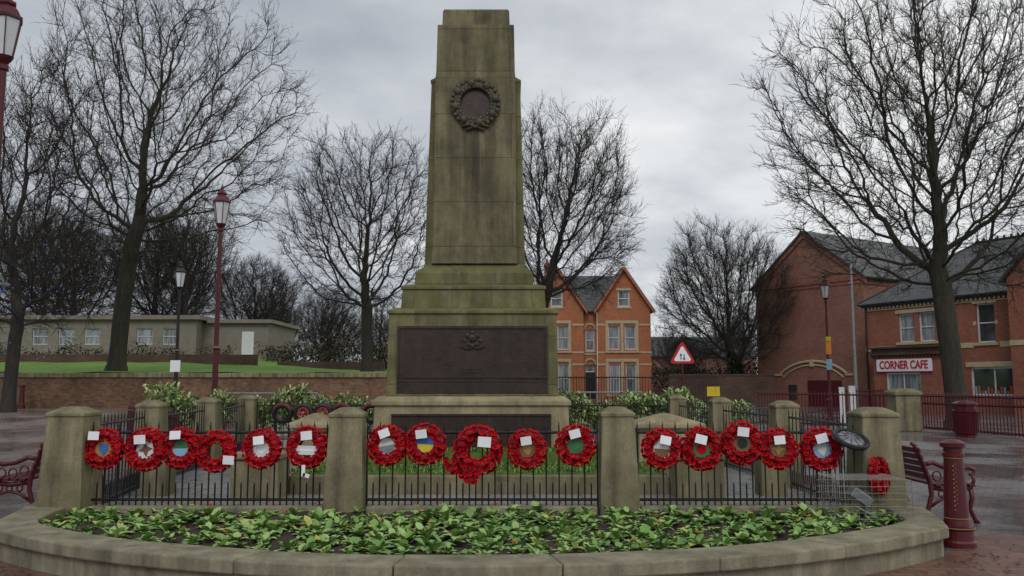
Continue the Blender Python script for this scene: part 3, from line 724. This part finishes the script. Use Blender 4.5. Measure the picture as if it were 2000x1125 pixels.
for gx in (0,g2):
    wallh(w,gx,gx+GW,-.4,zl,0,.3,holes(gx))
    c=gx+GW/2; wx=.42; wz0=6.6; wz1=7.75
    f=lambda x: zl+(za-zl)*(1-abs(x-c)/(GW/2))
    w.prism([(gx,0,zl),(c-wx,0,zl),(c-wx,0,f(c-wx))],(0,.3,0)); w.prism([(c+wx,0,zl),(gx+GW,0,zl),(c+wx,0,f(c+wx))],(0,.3,0))
    w.prism([(c-wx,0,wz1),(c+wx,0,wz1),(c+wx,0,f(c+wx)),(c,0,za),(c-wx,0,f(c-wx))],(0,.3,0))
    win(fr,gl,c-wx,c+wx,wz0,wz1,.12,.08)
    st.box(c-wx-.1,c+wx+.1,-.06,.05,wz0-.14,wz0-.005); st.box(c-wx-.1,c+wx+.1,-.04,.05,wz1+.003,wz1+.15)
    for h in holes(gx): win(fr,gl,h[0],h[1],h[2],h[3],.12,.07)
    for z0,z1 in ((.5,2.55),(3.55,5.25)):
        for xx in (.65,1.72,2.78): st.box(gx+xx-.10,gx+xx+.09,-.05,.0,z0-.1,z1+.15)
        st.box(gx+.55,gx+2.87,-.07,-.001,z1+.152,z1+.36); st.box(gx+.5,gx+2.9,-.1,-.001,z0-.22,z0-.102)
    for zz in (3.3,5.25,2.45): st.box(gx-.02,gx+.54,-.04,.1,zz,zz+.13); st.box(gx+2.92,gx+GW+.02,-.04,.1,zz,zz+.13)
    ov=.25
    roofslab(rf,[(gx-ov,-.25,zl-ov*1.45),(c,-.25,za),(c,8,za),(gx-ov,8,zl-ov*1.45)])
    roofslab(rf,[(c,-.25,za),(gx+GW+ov,-.25,zl-ov*1.45),(gx+GW+ov,8,zl-ov*1.45),(c,8,za)])
    for s in (-1,1):
        xe=c+s*(GW/2+ov)
        tr.prism([(xe,-.30,zl-ov*1.5-.14),(c,-.30,za-.14),(c,-.30,za+.12),(xe,-.30,zl-ov*1.5+.12)],(0,.045,0))
mx0,mx1=GW,g2
wallh(w,mx0,mx1,-.4,zl-.3,.5,.3,[(3.93,4.57,3.5,5.0),(3.91,4.59,.1,2.5)])
win(fr,gl,3.93,4.57,3.5,5.0,.62,.07); st.box(3.85,4.65,.42,.5,3.38,3.49)
mb_d=MB(); mb_d.box(3.91,4.59,.62,.68,.1,2.0); gl.box(3.91,4.59,.63,.66,2.02,2.5)
for zc,r in ((5.0,.31),(2.5,.32)):
    st.tube([(4.25+ (r+.08)*math.cos(a_),.47,zc+(r+.08)*math.sin(a_)) for a_ in np.linspace(0,math.pi,11)],.08,5)
st.box(mx0+.003,mx1-.003,.46,.5,3.2,3.34)
w.box(-.002,.3,.3,9,-.4,zl-.4); w.box(g2+GW-.3,g2+GW-.003,.3,9,-.4,zl-.4)
roofslab(rf,[(0.3,.3,zl-.35),(g2+GW-.3,.3,zl-.35),(g2+GW-1.0,4.5,za-.1),(1.0,4.5,za-.1)])
ch=MB()
for x,y in ((1.6,3.6),):
    ch.box(x-.45,x+.45,y-.35,y+.35,8.0,10.0); ch.box(x-.5,x+.5,y-.4,y+.4,10.003,10.15)
    for k in (-.25,.05,.3): ch.lathe(x+k,y,[(10.15,.11),(10.5,.09)],8)
ch.obj('chimneys',['brickB'],H)
w.obj('walls',['brickO'],H); fr.obj('window_frames',['white'],H); gl.obj('glazing',['curtain'],H); st.obj('stone_dressings',['cream'],H)
rf.obj('roof',['slate'],H); tr.obj('bargeboards',['brickO'],H); mb_d.obj('door',['black'],H)

rz=math.atan2(-.894,.447)
K=empty('corner_cafe_building',(20.8,50,0),rz)
w=MB();fr=MB();gl=MB();st=MB();rf=MB();gc=MB()
hs=[(2.3,3.3,3.8,5.4),(3.6,4.6,3.8,5.4),(7.0,8.0,3.6,5.6),(6.5,9.0,.9,2.35)]
wallh(w,0,15,0,5.95,0,.3,hs)
w.box(0.003,.3,.3,9,0,5.95); w.box(14.7,15,.3,9,0,5.95)
for h in hs[:2]: win(fr,gc,h[0],h[1],h[2],h[3],.14,.07)
win(fr,gl,*hs[2],.14,.07); win(fr,gl,*hs[3],.14,.09,False,True)
st.box(2.15,4.75,-.05,0.0,5.42,5.62); st.box(2.15,4.75,-.09,.0,3.66,3.795)
st.box(6.85,8.15,-.05,0,5.605,5.69) ; st.box(6.85,8.15,-.09,0,3.45,3.595); st.box(6.83,6.98,-.03,0,4.5,4.7); st.box(8.02,8.17,-.03,0,4.5,4.7)
for a_,b_ in ((0,2.1),(4.8,6.8),(8.2,15)): st.box(a_,b_,-.03,0,3.35,3.62)
st.box(6.3,9.2,-.05,0,2.36,2.62)
st.box(0,15,-.06,0,5.70,5.76)
for i in range(60): st.box(.05+i*.25,.17+i*.25,-.12,-.061,5.78,5.9)
co=MB(); co.box(-.1,15,-.2,-.001,5.92,6.02); co.tube([(.15,-.1,.0),(.15,-.1,5.9)],.05,6); co.obj('gutter',['black'],K)
A=(-.25,-.28,6.02);B=(15.3,-.28,6.02);Cc=(12,4.5,9.4);Dd=(4.2,4.5,9.4);E=(-.25,9.3,6.02);F=(15.3,9.3,6.02)
for pts in ((A,B,Cc,Dd),(E,A,Dd),(B,F,Cc),(F,E,Dd,Cc)): roofslab(rf,pts,.1)
rd=MB(); rd.tube([(4.1,4.5,9.52),(12,4.5,9.52)],.1,6)
for i in range(20): rd.box(4.2+i*.4,4.3+i*.4,4.47,4.53,9.55,9.75)
rd.tube([(-.25,-.28,6.12),(4.2,4.5,9.5)],.08,6); rd.obj('ridge_tiles',['black'],K)
w.box(9.4,14,-1.0,-.003,0,6.6); w.prism([(9.4,-1.0,6.6),(14,-1.0,6.6),(11.7,-1.0,8.9)],(0,3,0))
roofslab(rf,[(9.15,-1.25,6.4),(11.7,-1.25,8.95),(11.7,4.2,8.95),(9.15,4.2,6.4)],.12); roofslab(rf,[(11.7,-1.25,8.95),(14.25,-1.25,6.4),(14.25,4.2,6.4),(11.7,4.2,8.95)],.12)
st.box(9.38,14.02,-1.04,-1.003,3.35,3.6)
bx=.95
wallh(w,bx+.3,bx+4.9,0,3.05,-.9,.2,[(bx+1.1,bx+3.3,.95,2.1)])
w.box(bx+.3,bx+.5,-.699,-.003,0,3.05); w.box(bx+4.7,bx+4.9,-.699,-.003,0,3.05); w.box(bx+.503,bx+4.697,-.699,-.003,2.9,3.02)
win(fr,gc,bx+1.1,bx+3.3,.95,2.1,-.8,.08,False,True)
pb=MB(); pb.box(bx+.15,bx+5.05,-1.05,-.003,3.053,3.2)
for i in range(22): pb.box(bx+.2+i*.22,bx+.31+i*.22,-1.0,-.91,2.90,3.05)
pb.box(bx+.22,bx+4.98,-.98,-.003,3.203,3.42); pb.box(bx+.1,bx+5.1,-1.1,-.003,3.423,3.55); pb.obj('shop_parapet',['brickD'],K,bevel=.02)
sg=MB(); sg.box(bx+.55,bx+4.05,-.97,-.903,2.18,2.85,0); sg.box(bx+.5,bx+4.1,-.985,-.903,2.14,2.177,1); sg.box(bx+.5,bx+4.1,-.985,-.903,2.853,2.89,1)
sg.obj('sign_board',['card','signred'],K)
tx=bpy.data.curves.new('sign_lettering','FONT'); tx.body='CORNER CAFE'; tx.size=.62; tx.extrude=.01; tx.align_x='CENTER'; tx.align_y='CENTER'; tx.offset=.012
tx.materials.append(M['signred']); to=bpy.data.objects.new('sign_lettering',tx); sc.collection.objects.link(to); to.parent=K
to.location=(bx+2.3,-.985,2.51); to.rotation_euler=(math.pi/2,0,0); to.scale=(.75,1,1)
ss=MB()
for i in range(13):
    x=6.65+i*.17; ss.box(x,x+.12,.10,.105,1.0,1.0+random.uniform(.1,.4),i%3)
ss.obj('window_stickers',['lblue','gold','redflower'],K)
w.obj('walls',['brickR'],K); fr.obj('window_frames',['white'],K); gl.obj('glazing',['glass'],K); gc.obj('net_curtains',['curtain'],K)
st.obj('stone_dressings',['cream'],K); rf.obj('roof',['slate'],K)
ae=MB()
ae.tube([(6,5,9.4),(6,5,11.6)],.03,5); ae.tube([(5.4,5,11.5),(6.8,5,11.5)],.02,4)
for i in range(6): ae.tube([(5.5+i*.23,4.7,11.5),(5.5+i*.23,5.3,11.5)],.012,4)
ae.tube([(3.8,6,9),(3.8,6,11)],.03,5); ae.tube([(3.4,6,10.9),(4.3,6,10.9)],.02,4)
for i in range(4): ae.tube([(3.4+i*.25,6,10.75),(3.4+i*.25,6,11.05)],.012,4)
ae.obj('aerials',['galv'],K)

rz=math.atan2(-7.3,4.6)
G=empty('gabled_brick_hall',(17.3,60,0),rz); Wd_=8.63
w=MB(); w.box(0,Wd_,0,16,-.1,8.2); w.prism([(0,0,8.2),(Wd_,0,8.2),(Wd_/2,0,11.5)],(0,16,0)); w.obj('walls',['brickB'],G)
rf=MB(); c=Wd_/2
roofslab(rf,[(-.3,-.2,8.0),(c,-.2,11.55),(c,16.2,11.55),(-.3,16.2,8.0)],.14); roofslab(rf,[(c,-.2,11.55),(Wd_+.3,-.2,8.0),(Wd_+.3,16.2,8.0),(c,16.2,11.55)],.14); rf.obj('roof',['slate'],G)
bd=MB(); bd.box(-.04,Wd_+.04,-.06,-.003,8.0,8.22); bd.box(-.03,Wd_+.03,-.04,-.003,7.75,7.85)
for s in (-1,1):
    bd.prism([(c+s*(c+.25),-.12,7.75),(c,-.12,11.2),(c,-.12,11.5),(c+s*(c+.25),-.12,8.05)],(0,.115,0))
bd.box(Wd_+.003,Wd_+.07,.1,16,7.7,7.95); bd.obj('cornice',['brickR'],G)
ar=MB()
ar.tube([(4.6+3.2*math.cos(a_),-.04,1.0+1.95*math.sin(a_)) for a_ in np.linspace(D2R(35),D2R(145),17)],.08,6)
ar.tube([(4.6+2.9*math.cos(a_),-.04,.75+1.95*math.sin(a_)) for a_ in np.linspace(D2R(35),D2R(145),17)],.05,6)
ar.box(1.5,2.1,-.08,-.003,2.0,2.14); ar.box(7.1,7.7,-.08,-.003,2.0,2.14); ar.box(4.45,4.75,-.12,-.003,2.6,3.05); ar.obj('arch_moulding',['cream'],G)
dr=MB(); dr.box(4.2,6.8,-.05,-.003,0,1.7); dr.obj('doors',['maroon'],G)
gl=MB(); gl.box(2.6,3.3,-.03,-.003,.4,1.4); gl.box(Wd_+.003,Wd_+.03,1.6,2.9,4.9,6.6)
gl.prism([(Wd_+.03,2.25+.65*math.cos(a_),6.6+.65*math.sin(a_)) for a_ in np.linspace(0,math.pi,11)],(-.027,0,0)); gl.obj('windows',['glass'],G)
ar=MB(); ar.tube([(Wd_+.04,2.25+.8*math.cos(a_),6.6+.8*math.sin(a_)) for a_ in np.linspace(0,math.pi,11)],.1,5); ar.obj('window_arch',['brickR'],G)

F_=empty('flat_roofed_pavilion',(-42.5,70,3.3))
w=MB();fr=MB();gl=MB(); hs=[(3+i*2.15,4.3+i*2.15,1.35,2.7) for i in range(6)]
wallh(w,0,16.5,0,3.4,0,.3,hs)
for h in hs: win(fr,gl,*h,.14,.06,True)
w.box(0.003,.3,.3,10,0,3.4); w.box(16.2,16.497,.3,10,0,3.4)
w.box(16.503,22,1.5,10,-.2,3.2)
w.obj('walls',['render'],F_); fr.obj('window_frames',['white'],F_); gl.obj('glazing',['curtain'],F_)
mb=MB(); mb.box(-.4,16.9,-.4,10.3,3.403,3.75); mb.box(16.904,22.4,1.1,10.3,3.203,3.5); mb.obj('flat_roof',['render'],F_)
mb=MB(); mb.box(19.8,20.8,1.46,1.497,.2,2.5); mb.obj('door',['white'],F_)
D_=empty('terraced_house',(12,105,0))
mb=MB(); mb.box(0,18,0,8,0,4.6); mb.obj('walls',['brickB'],D_)
mb=MB(); roofslab(mb,[(-.3,-.3,4.6),(18.3,-.3,4.6),(18.3,4,7.2),(-.3,4,7.2)]); roofslab(mb,[(-.3,8.3,4.6),(18.3,8.3,4.6),(18.3,4,7.2),(-.3,4,7.2)]); mb.obj('roof',['slate'],D_)

# ------------------------------------------------------------------ trees
def tubes(P0,P1,r0,r1,k):
    d=unit(P1-P0); ref=np.where(np.abs(d[:,2:3])<.9,np.array([[0,0,1.]]),np.array([[1.,0,0]]))
    u=unit(np.cross(d,ref)); w_=np.cross(d,u); ext=np.minimum(r0,r1)[:,None]*.35
    P0=P0-d*ext; P1=P1+d*ext; rings=[]
    for P_,r_ in ((P0,r0),(P1,r1)):
        for i in range(k):
            a_=2*math.pi*i/k; rings.append(P_+(u*math.cos(a_)+w_*math.sin(a_))*r_[:,None])
    V=np.stack(rings,1); n=len(P0)
    F=np.array([[i,(i+1)%k,(i+1)%k+k,i+k] for i in range(k)])
    return V.reshape(-1,3),(F[None]+2*k*np.arange(n)[:,None,None]).reshape(-1,4)
def grow(name,loc,trunk,cen,rad,n_attr,Rt,seed,step=.38,kill=.62,infl=3.5,twig=1.0,mats=('bark',),flatbot=None,trop=(0,0,.12),parent=None,r0=.013,shell=.42,ntw=3,nsub=4):
    rs=np.random.RandomState(seed)
    d=unit(rs.normal(0,1,(n_attr,3))); A=d*(rs.uniform(0,1,(n_attr,1))**shell)
    lob=1+.12*np.sin(d[:,0:1]*5+seed)+.10*np.sin(d[:,2:3]*6+d[:,1:2]*4+seed*2)
    A=A*lob*np.array(rad)+np.array(cen)
    if flatbot is not None: A=A[A[:,2]>flatbot]
    pos=[];par=[]
    T=np.array(trunk,float)
    for i in range(len(T)-1):
        L=np.linalg.norm(T[i+1]-T[i]); n=max(1,int(L/step))
        for j in range(n): pos.append(T[i]+(T[i+1]-T[i])*j/n); par.append(len(pos)-2)
    pos.append(T[-1]); par.append(len(pos)-2)
    PP=np.array(pos); zf=T[-1][2]
    dist=np.linalg.norm(A[:,None]-PP[None],axis=2)
    dist[:,PP[:,2]<zf*.62]=1e9
    near=dist.argmin(1); nd=dist.min(1)
    tv=np.array(trop)
    for it in range(170):
        if len(A)==0: break
        lim=max(infl,nd.min()*1.2)
        act=nd<lim
        ids=near[act]; dv=unit(A[act]-PP[ids])
        S=np.zeros_like(PP); np.add.at(S,ids,dv); uq=np.unique(ids)
        Dn=unit(unit(S[uq])+tv+rs.normal(0,.15,(len(uq),3)))
        new=PP[uq]+Dn*step
        ok=np.array([np.linalg.norm(PP-new[i],axis=1).min()>step*.45 for i in range(len(new))])
        if not ok.any(): break
        new=new[ok]; pu=uq[ok]; base=len(PP)
        PP=np.vstack([PP,new]); par+=list(pu)
        dn=np.linalg.norm(A[:,None]-new[None],axis=2); m_=dn.min(1); am=dn.argmin(1)
        up=m_<nd; nd=np.where(up,m_,nd); near=np.where(up,am+base,near)
        keep=nd>kill; A=A[keep]; nd=nd[keep]; near=near[keep]
    par=np.array(par); n=len(PP)
    kids=np.bincount(par[par>=0],minlength=n)
    nl=(kids==0).sum(); e=math.log(max(nl,2))/math.log(Rt/r0)
    acc=np.zeros(n)
    for i in range(n-1,-1,-1):
        r=acc[i] if acc[i]>0 else r0**e
        acc[i]=r
        if par[i]>=0: acc[par[i]]+=r
    rr=acc**(1/e)
    flare=np.exp(-PP[:,2]/.4)*.4; rr2=rr*(1+flare*(rr>Rt*.6))
    for _ in range(2):
        Q=PP.copy(); cs=np.zeros_like(PP); np.add.at(cs,par[1:],PP[1:]); k_=np.maximum(kids,1)[:,None]
        mid=(PP[par]+cs/k_)/2; msk=(kids>0)&(par>=0); Q[msk]=PP[msk]*.55+mid[msk]*.45; PP=Q
    idx=np.arange(1,n); p=par[1:]
    thick=rr[idx]>.07
    i1=idx[thick];p1=par[i1]; V1,F1=tubes(PP[p1],PP[i1],np.minimum(rr2[p1],rr2[i1]*1.35),rr2[i1],9)
    i2=idx[~thick];p2=par[i2]; V2,F2=tubes(PP[p2],PP[i2],np.minimum(rr[p2],rr[i2]*1.3),rr[i2],4)
    thin=np.where(rr[idx]<.045)[0]; src=idx[thin]
    src=np.repeat(src,ntw); src=np.concatenate([src,np.repeat(idx[kids[idx]==0],3)])
    m_=len(src); dirp=unit(PP[src]-PP[par[src]]); outw=unit(PP[src]-np.array(cen)*np.array([1,1,.85]))
    d1=unit(dirp*.7+outw*.5+rs.normal(0,.5,(m_,3))+np.array([0,0,.2])); L=rs.uniform(.28,.7,m_)[:,None]*twig
    f0=rs.uniform(0,1,(m_,1)); S0=PP[par[src]]*(1-f0)+PP[src]*f0
    Q1=S0+d1*L; d2=unit(d1+rs.normal(0,.3,(m_,3))+np.array([0,0,.25])); Q2=Q1+d2*L*.85
    ra=np.full(m_,.0095);rb=np.full(m_,.0075);rc=np.full(m_,.0045)
    s0=[S0,Q1];s1=[Q1,Q2];q0=[ra,rb];q1=[rb,rc]
    for j in range(nsub):
        ff=rs.uniform(.25,1,(m_,1)); tp=j%2==0
        b0=(S0+(Q1-S0)*ff) if tp else (Q1+(Q2-Q1)*ff); dd=unit((d1 if tp else d2)+rs.normal(0,.55,(m_,3))+np.array([0,0,.15]))
        s0.append(b0);s1.append(b0+dd*L*.8*rs.uniform(.5,1,(m_,1)));q0.append(rb*.9);q1.append(rc*.9)
    V3,F3=tubes(np.vstack(s0),np.vstack(s1),np.concatenate(q0),np.concatenate(q1),3)
    V=np.vstack([V1,V2,V3]); F=np.vstack([F1,F2+len(V1),F3+len(V1)+len(V2)])
    o=npmesh(name,V,F,list(mats),smooth=True,parent=parent,loc=loc)
    print('TREE',name,n,len(F)); return o
t1=grow('bare_tree',(-18.55,40,2.0),[(0,0,-.2),(.15,0,3),(.45,0,6),(.75,0,7.2)],(1.5,0,12.2),(6.2,5.6,7.4),2300,.38,3,step=.36,kill=.62,flatbot=4.6,mats=('barkg',),infl=3.0,ntw=2)
t2=grow('bare_tree',(-19.4,33,.45),[(0,0,-.2),(.1,0,2.5),(.2,0,4)],(0,0,8.2),(3.2,3.0,5.6),1300,.24,5,step=.32,kill=.52,flatbot=3.2,ntw=2)
t3=grow('bare_tree',(-8.15,48,1.9),[(0,0,-.2),(-.05,0,2.5),(-.1,0,4.2)],(-.5,0,8.6),(4.4,4.2,5.4),2000,.32,11,step=.34,kill=.56,flatbot=3.4,ntw=2)
t4=grow('bare_tree',(1.2,45,.3),[(0,0,-.2),(.1,0,3),(.4,0,5.2)],(1.6,0,10.4),(3.7,3.4,5.3),2100,.34,17,step=.34,kill=.52,flatbot=5.2,trop=(.08,0,.40),ntw=3)
t5=grow('bare_tree',(15.2,58,.1),[(0,0,-.2),(0,0,2.0),(-.1,0,3.0)],(-.7,0,7.2),(4.4,4.2,4.9),2600,.36,23,step=.32,kill=.5,flatbot=2.6,trop=(0,0,.25),ntw=3)
t6=grow('bare_tree',(15.6,30,0),[(0,0,-.2),(-.15,0,2.5),(-.35,0,5.0),(-.45,0,5.6)],(-.5,0,10.5),(5.3,4.9,6.2),2900,.35,31,step=.32,kill=.52,flatbot=4.7,mats=('barkg',),infl=2.8,ntw=2,twig=.9,trop=(0,0,.2))
dt=empty('distant_trees')
far=[(t5,-39,76,3.4,1.15),(t5,-33.5,80,3.4,1.2),(t3,-29.5,76,3.3,1.0),(t5,-25.5,84,3.0,.95),(t5,-46,84,3.6,1.2),(t3,-36,92,3.3,1.1),
     (t5,-22,100,2,.9),(t3,-32,118,2,1.0),(t5,-36,130,2,1.0),(t5,-27,125,1.5,.9),(t3,-14,90,1.5,.7),(t5,-19,130,1,.9),(t3,-4,100,0,.8),(t5,-11,110,.5,.8),
     (t5,7,110,0,.7),(t3,16,85,0,.5),(t5,20,100,0,.6),(t3,24,95,0,.6),(t5,30,110,0,.9)]
for i,(s,x,y,z,k) in enumerate(far):
    o=bpy.data.objects.new('tree_%d'%(i+1),s.data); sc.collection.objects.link(o); o.parent=dt; o.location=(x,y,z); o.scale=(k,k,k*random.uniform(.92,1.08)); o.rotation_euler[2]=i*1.7
leafmass('distant_shrubs',9000,-20,-2,66,72,1.8,4.6,['brownleaf','dkleaf','bark'],[.4,.25,.35],.28,.35)
leafmass('park_hedge',6000,-45,-20,60,62,2.4,3.8,['dkleaf','brownleaf'],[.7,.3],.22,.5)
leafmass('ivy',2600,14.75,15.65,57.5,58.5,.1,3.4,['dkleaf','laurA'],[.93,.07],.2)
leafmass('garden_shrubs',5000,9.5,20,60,63,.0,2.7,['brownleaf','dkleaf'],[.5,.5],.26,.5)
m=bpy.data.materials.new('blue_led'); t=nt(m); em=N(t,'ShaderNodeEmission'); em.inputs[0].default_value=(.05,.12,.8,1); em.inputs[1].default_value=1.6
o_=N(t,'ShaderNodeOutputMaterial'); t.links.new(em.outputs[0],o_.inputs[0]); M['led']=m
mb=MB()
for i in range(55):
    mb.ball((random.gauss(0.3,1.3),random.gauss(0,1.3),random.uniform(2,6.5)),.018,0,5)
mb.obj('fairy_lights',['led'],t2)

# ------------------------------------------------------------------ sky, sun
wd=bpy.data.worlds.new('World'); sc.world=wd; wd.use_nodes=True; t=wd.node_tree; t.nodes.clear()
SUN_EL=42; SUN_AZ=188
sky=N(t,'ShaderNodeTexSky',sky_type='NISHITA'); sky.sun_disc=False; sky.sun_elevation=D2R(SUN_EL); sky.sun_rotation=D2R(SUN_AZ)
bg1=N(t,'ShaderNodeBackground'); bg1.inputs[1].default_value=.09; t.links.new(sky.outputs[0],bg1.inputs[0])
tc=N(t,'ShaderNodeTexCoord').outputs['Generated']; sp=N(t,'ShaderNodeSeparateXYZ'); t.links.new(tc,sp.inputs[0])
zz=math_(t,'ADD',math_(t,'MAXIMUM',sp.outputs[2],0),.22)
cb=N(t,'ShaderNodeCombineXYZ'); t.links.new(math_(t,'DIVIDE',sp.outputs[0],zz),cb.inputs[0]); t.links.new(math_(t,'DIVIDE',sp.outputs[1],zz),cb.inputs[1])
n1=noise(t,cb.outputs[0],1.5,8,.55); n2=noise(t,mapping(t,cb.outputs[0],(1,1.4,1)),.5,4,.5)
s=math_(t,'ADD',math_(t,'MULTIPLY',n1,.6),math_(t,'MULTIPLY',n2,.4))
s=math_(t,'ADD',s,math_(t,'MULTIPLY',sp.outputs[0],.20))
s=math_(t,'ADD',s,.045)
r=ramp(t,[(.34,(.33,.36,.41)),(.44,(.46,.49,.54)),(.53,(.60,.63,.67)),(.62,(.80,.82,.84)),(.70,(.95,.95,.94))]); t.links.new(s,r.inputs[0])
bg2=N(t,'ShaderNodeBackground'); bg2.inputs[1].default_value=1.0; t.links.new(r.outputs[0],bg2.inputs[0])
mx=N(t,'ShaderNodeMixShader'); mx.inputs[0].default_value=.95; t.links.new(bg1.outputs[0],mx.inputs[1]); t.links.new(bg2.outputs[0],mx.inputs[2])
o=N(t,'ShaderNodeOutputWorld'); t.links.new(mx.outputs[0],o.inputs[0])
sl=bpy.data.lights.new('sun','SUN'); sl.energy=1.0; sl.angle=D2R(25); sl.color=(1,.97,.93)
so=bpy.data.objects.new('sun',sl); sc.collection.objects.link(so)
az=D2R(SUN_AZ); el=D2R(SUN_EL); dv=Vector((math.sin(az)*math.cos(el),math.cos(az)*math.cos(el),math.sin(el)))
so.rotation_euler=dv.to_track_quat('Z','Y').to_euler()

# ------------------------------------------------------------------ camera
cd=bpy.data.cameras.new('camera'); cd.sensor_width=36; cd.lens=29.88; cd.clip_end=3000
co=bpy.data.objects.new('camera',cd); sc.collection.objects.link(co); co.location=(0,0,1.6); co.rotation_euler=(D2R(90+6.3),0,0)
sc.camera=co
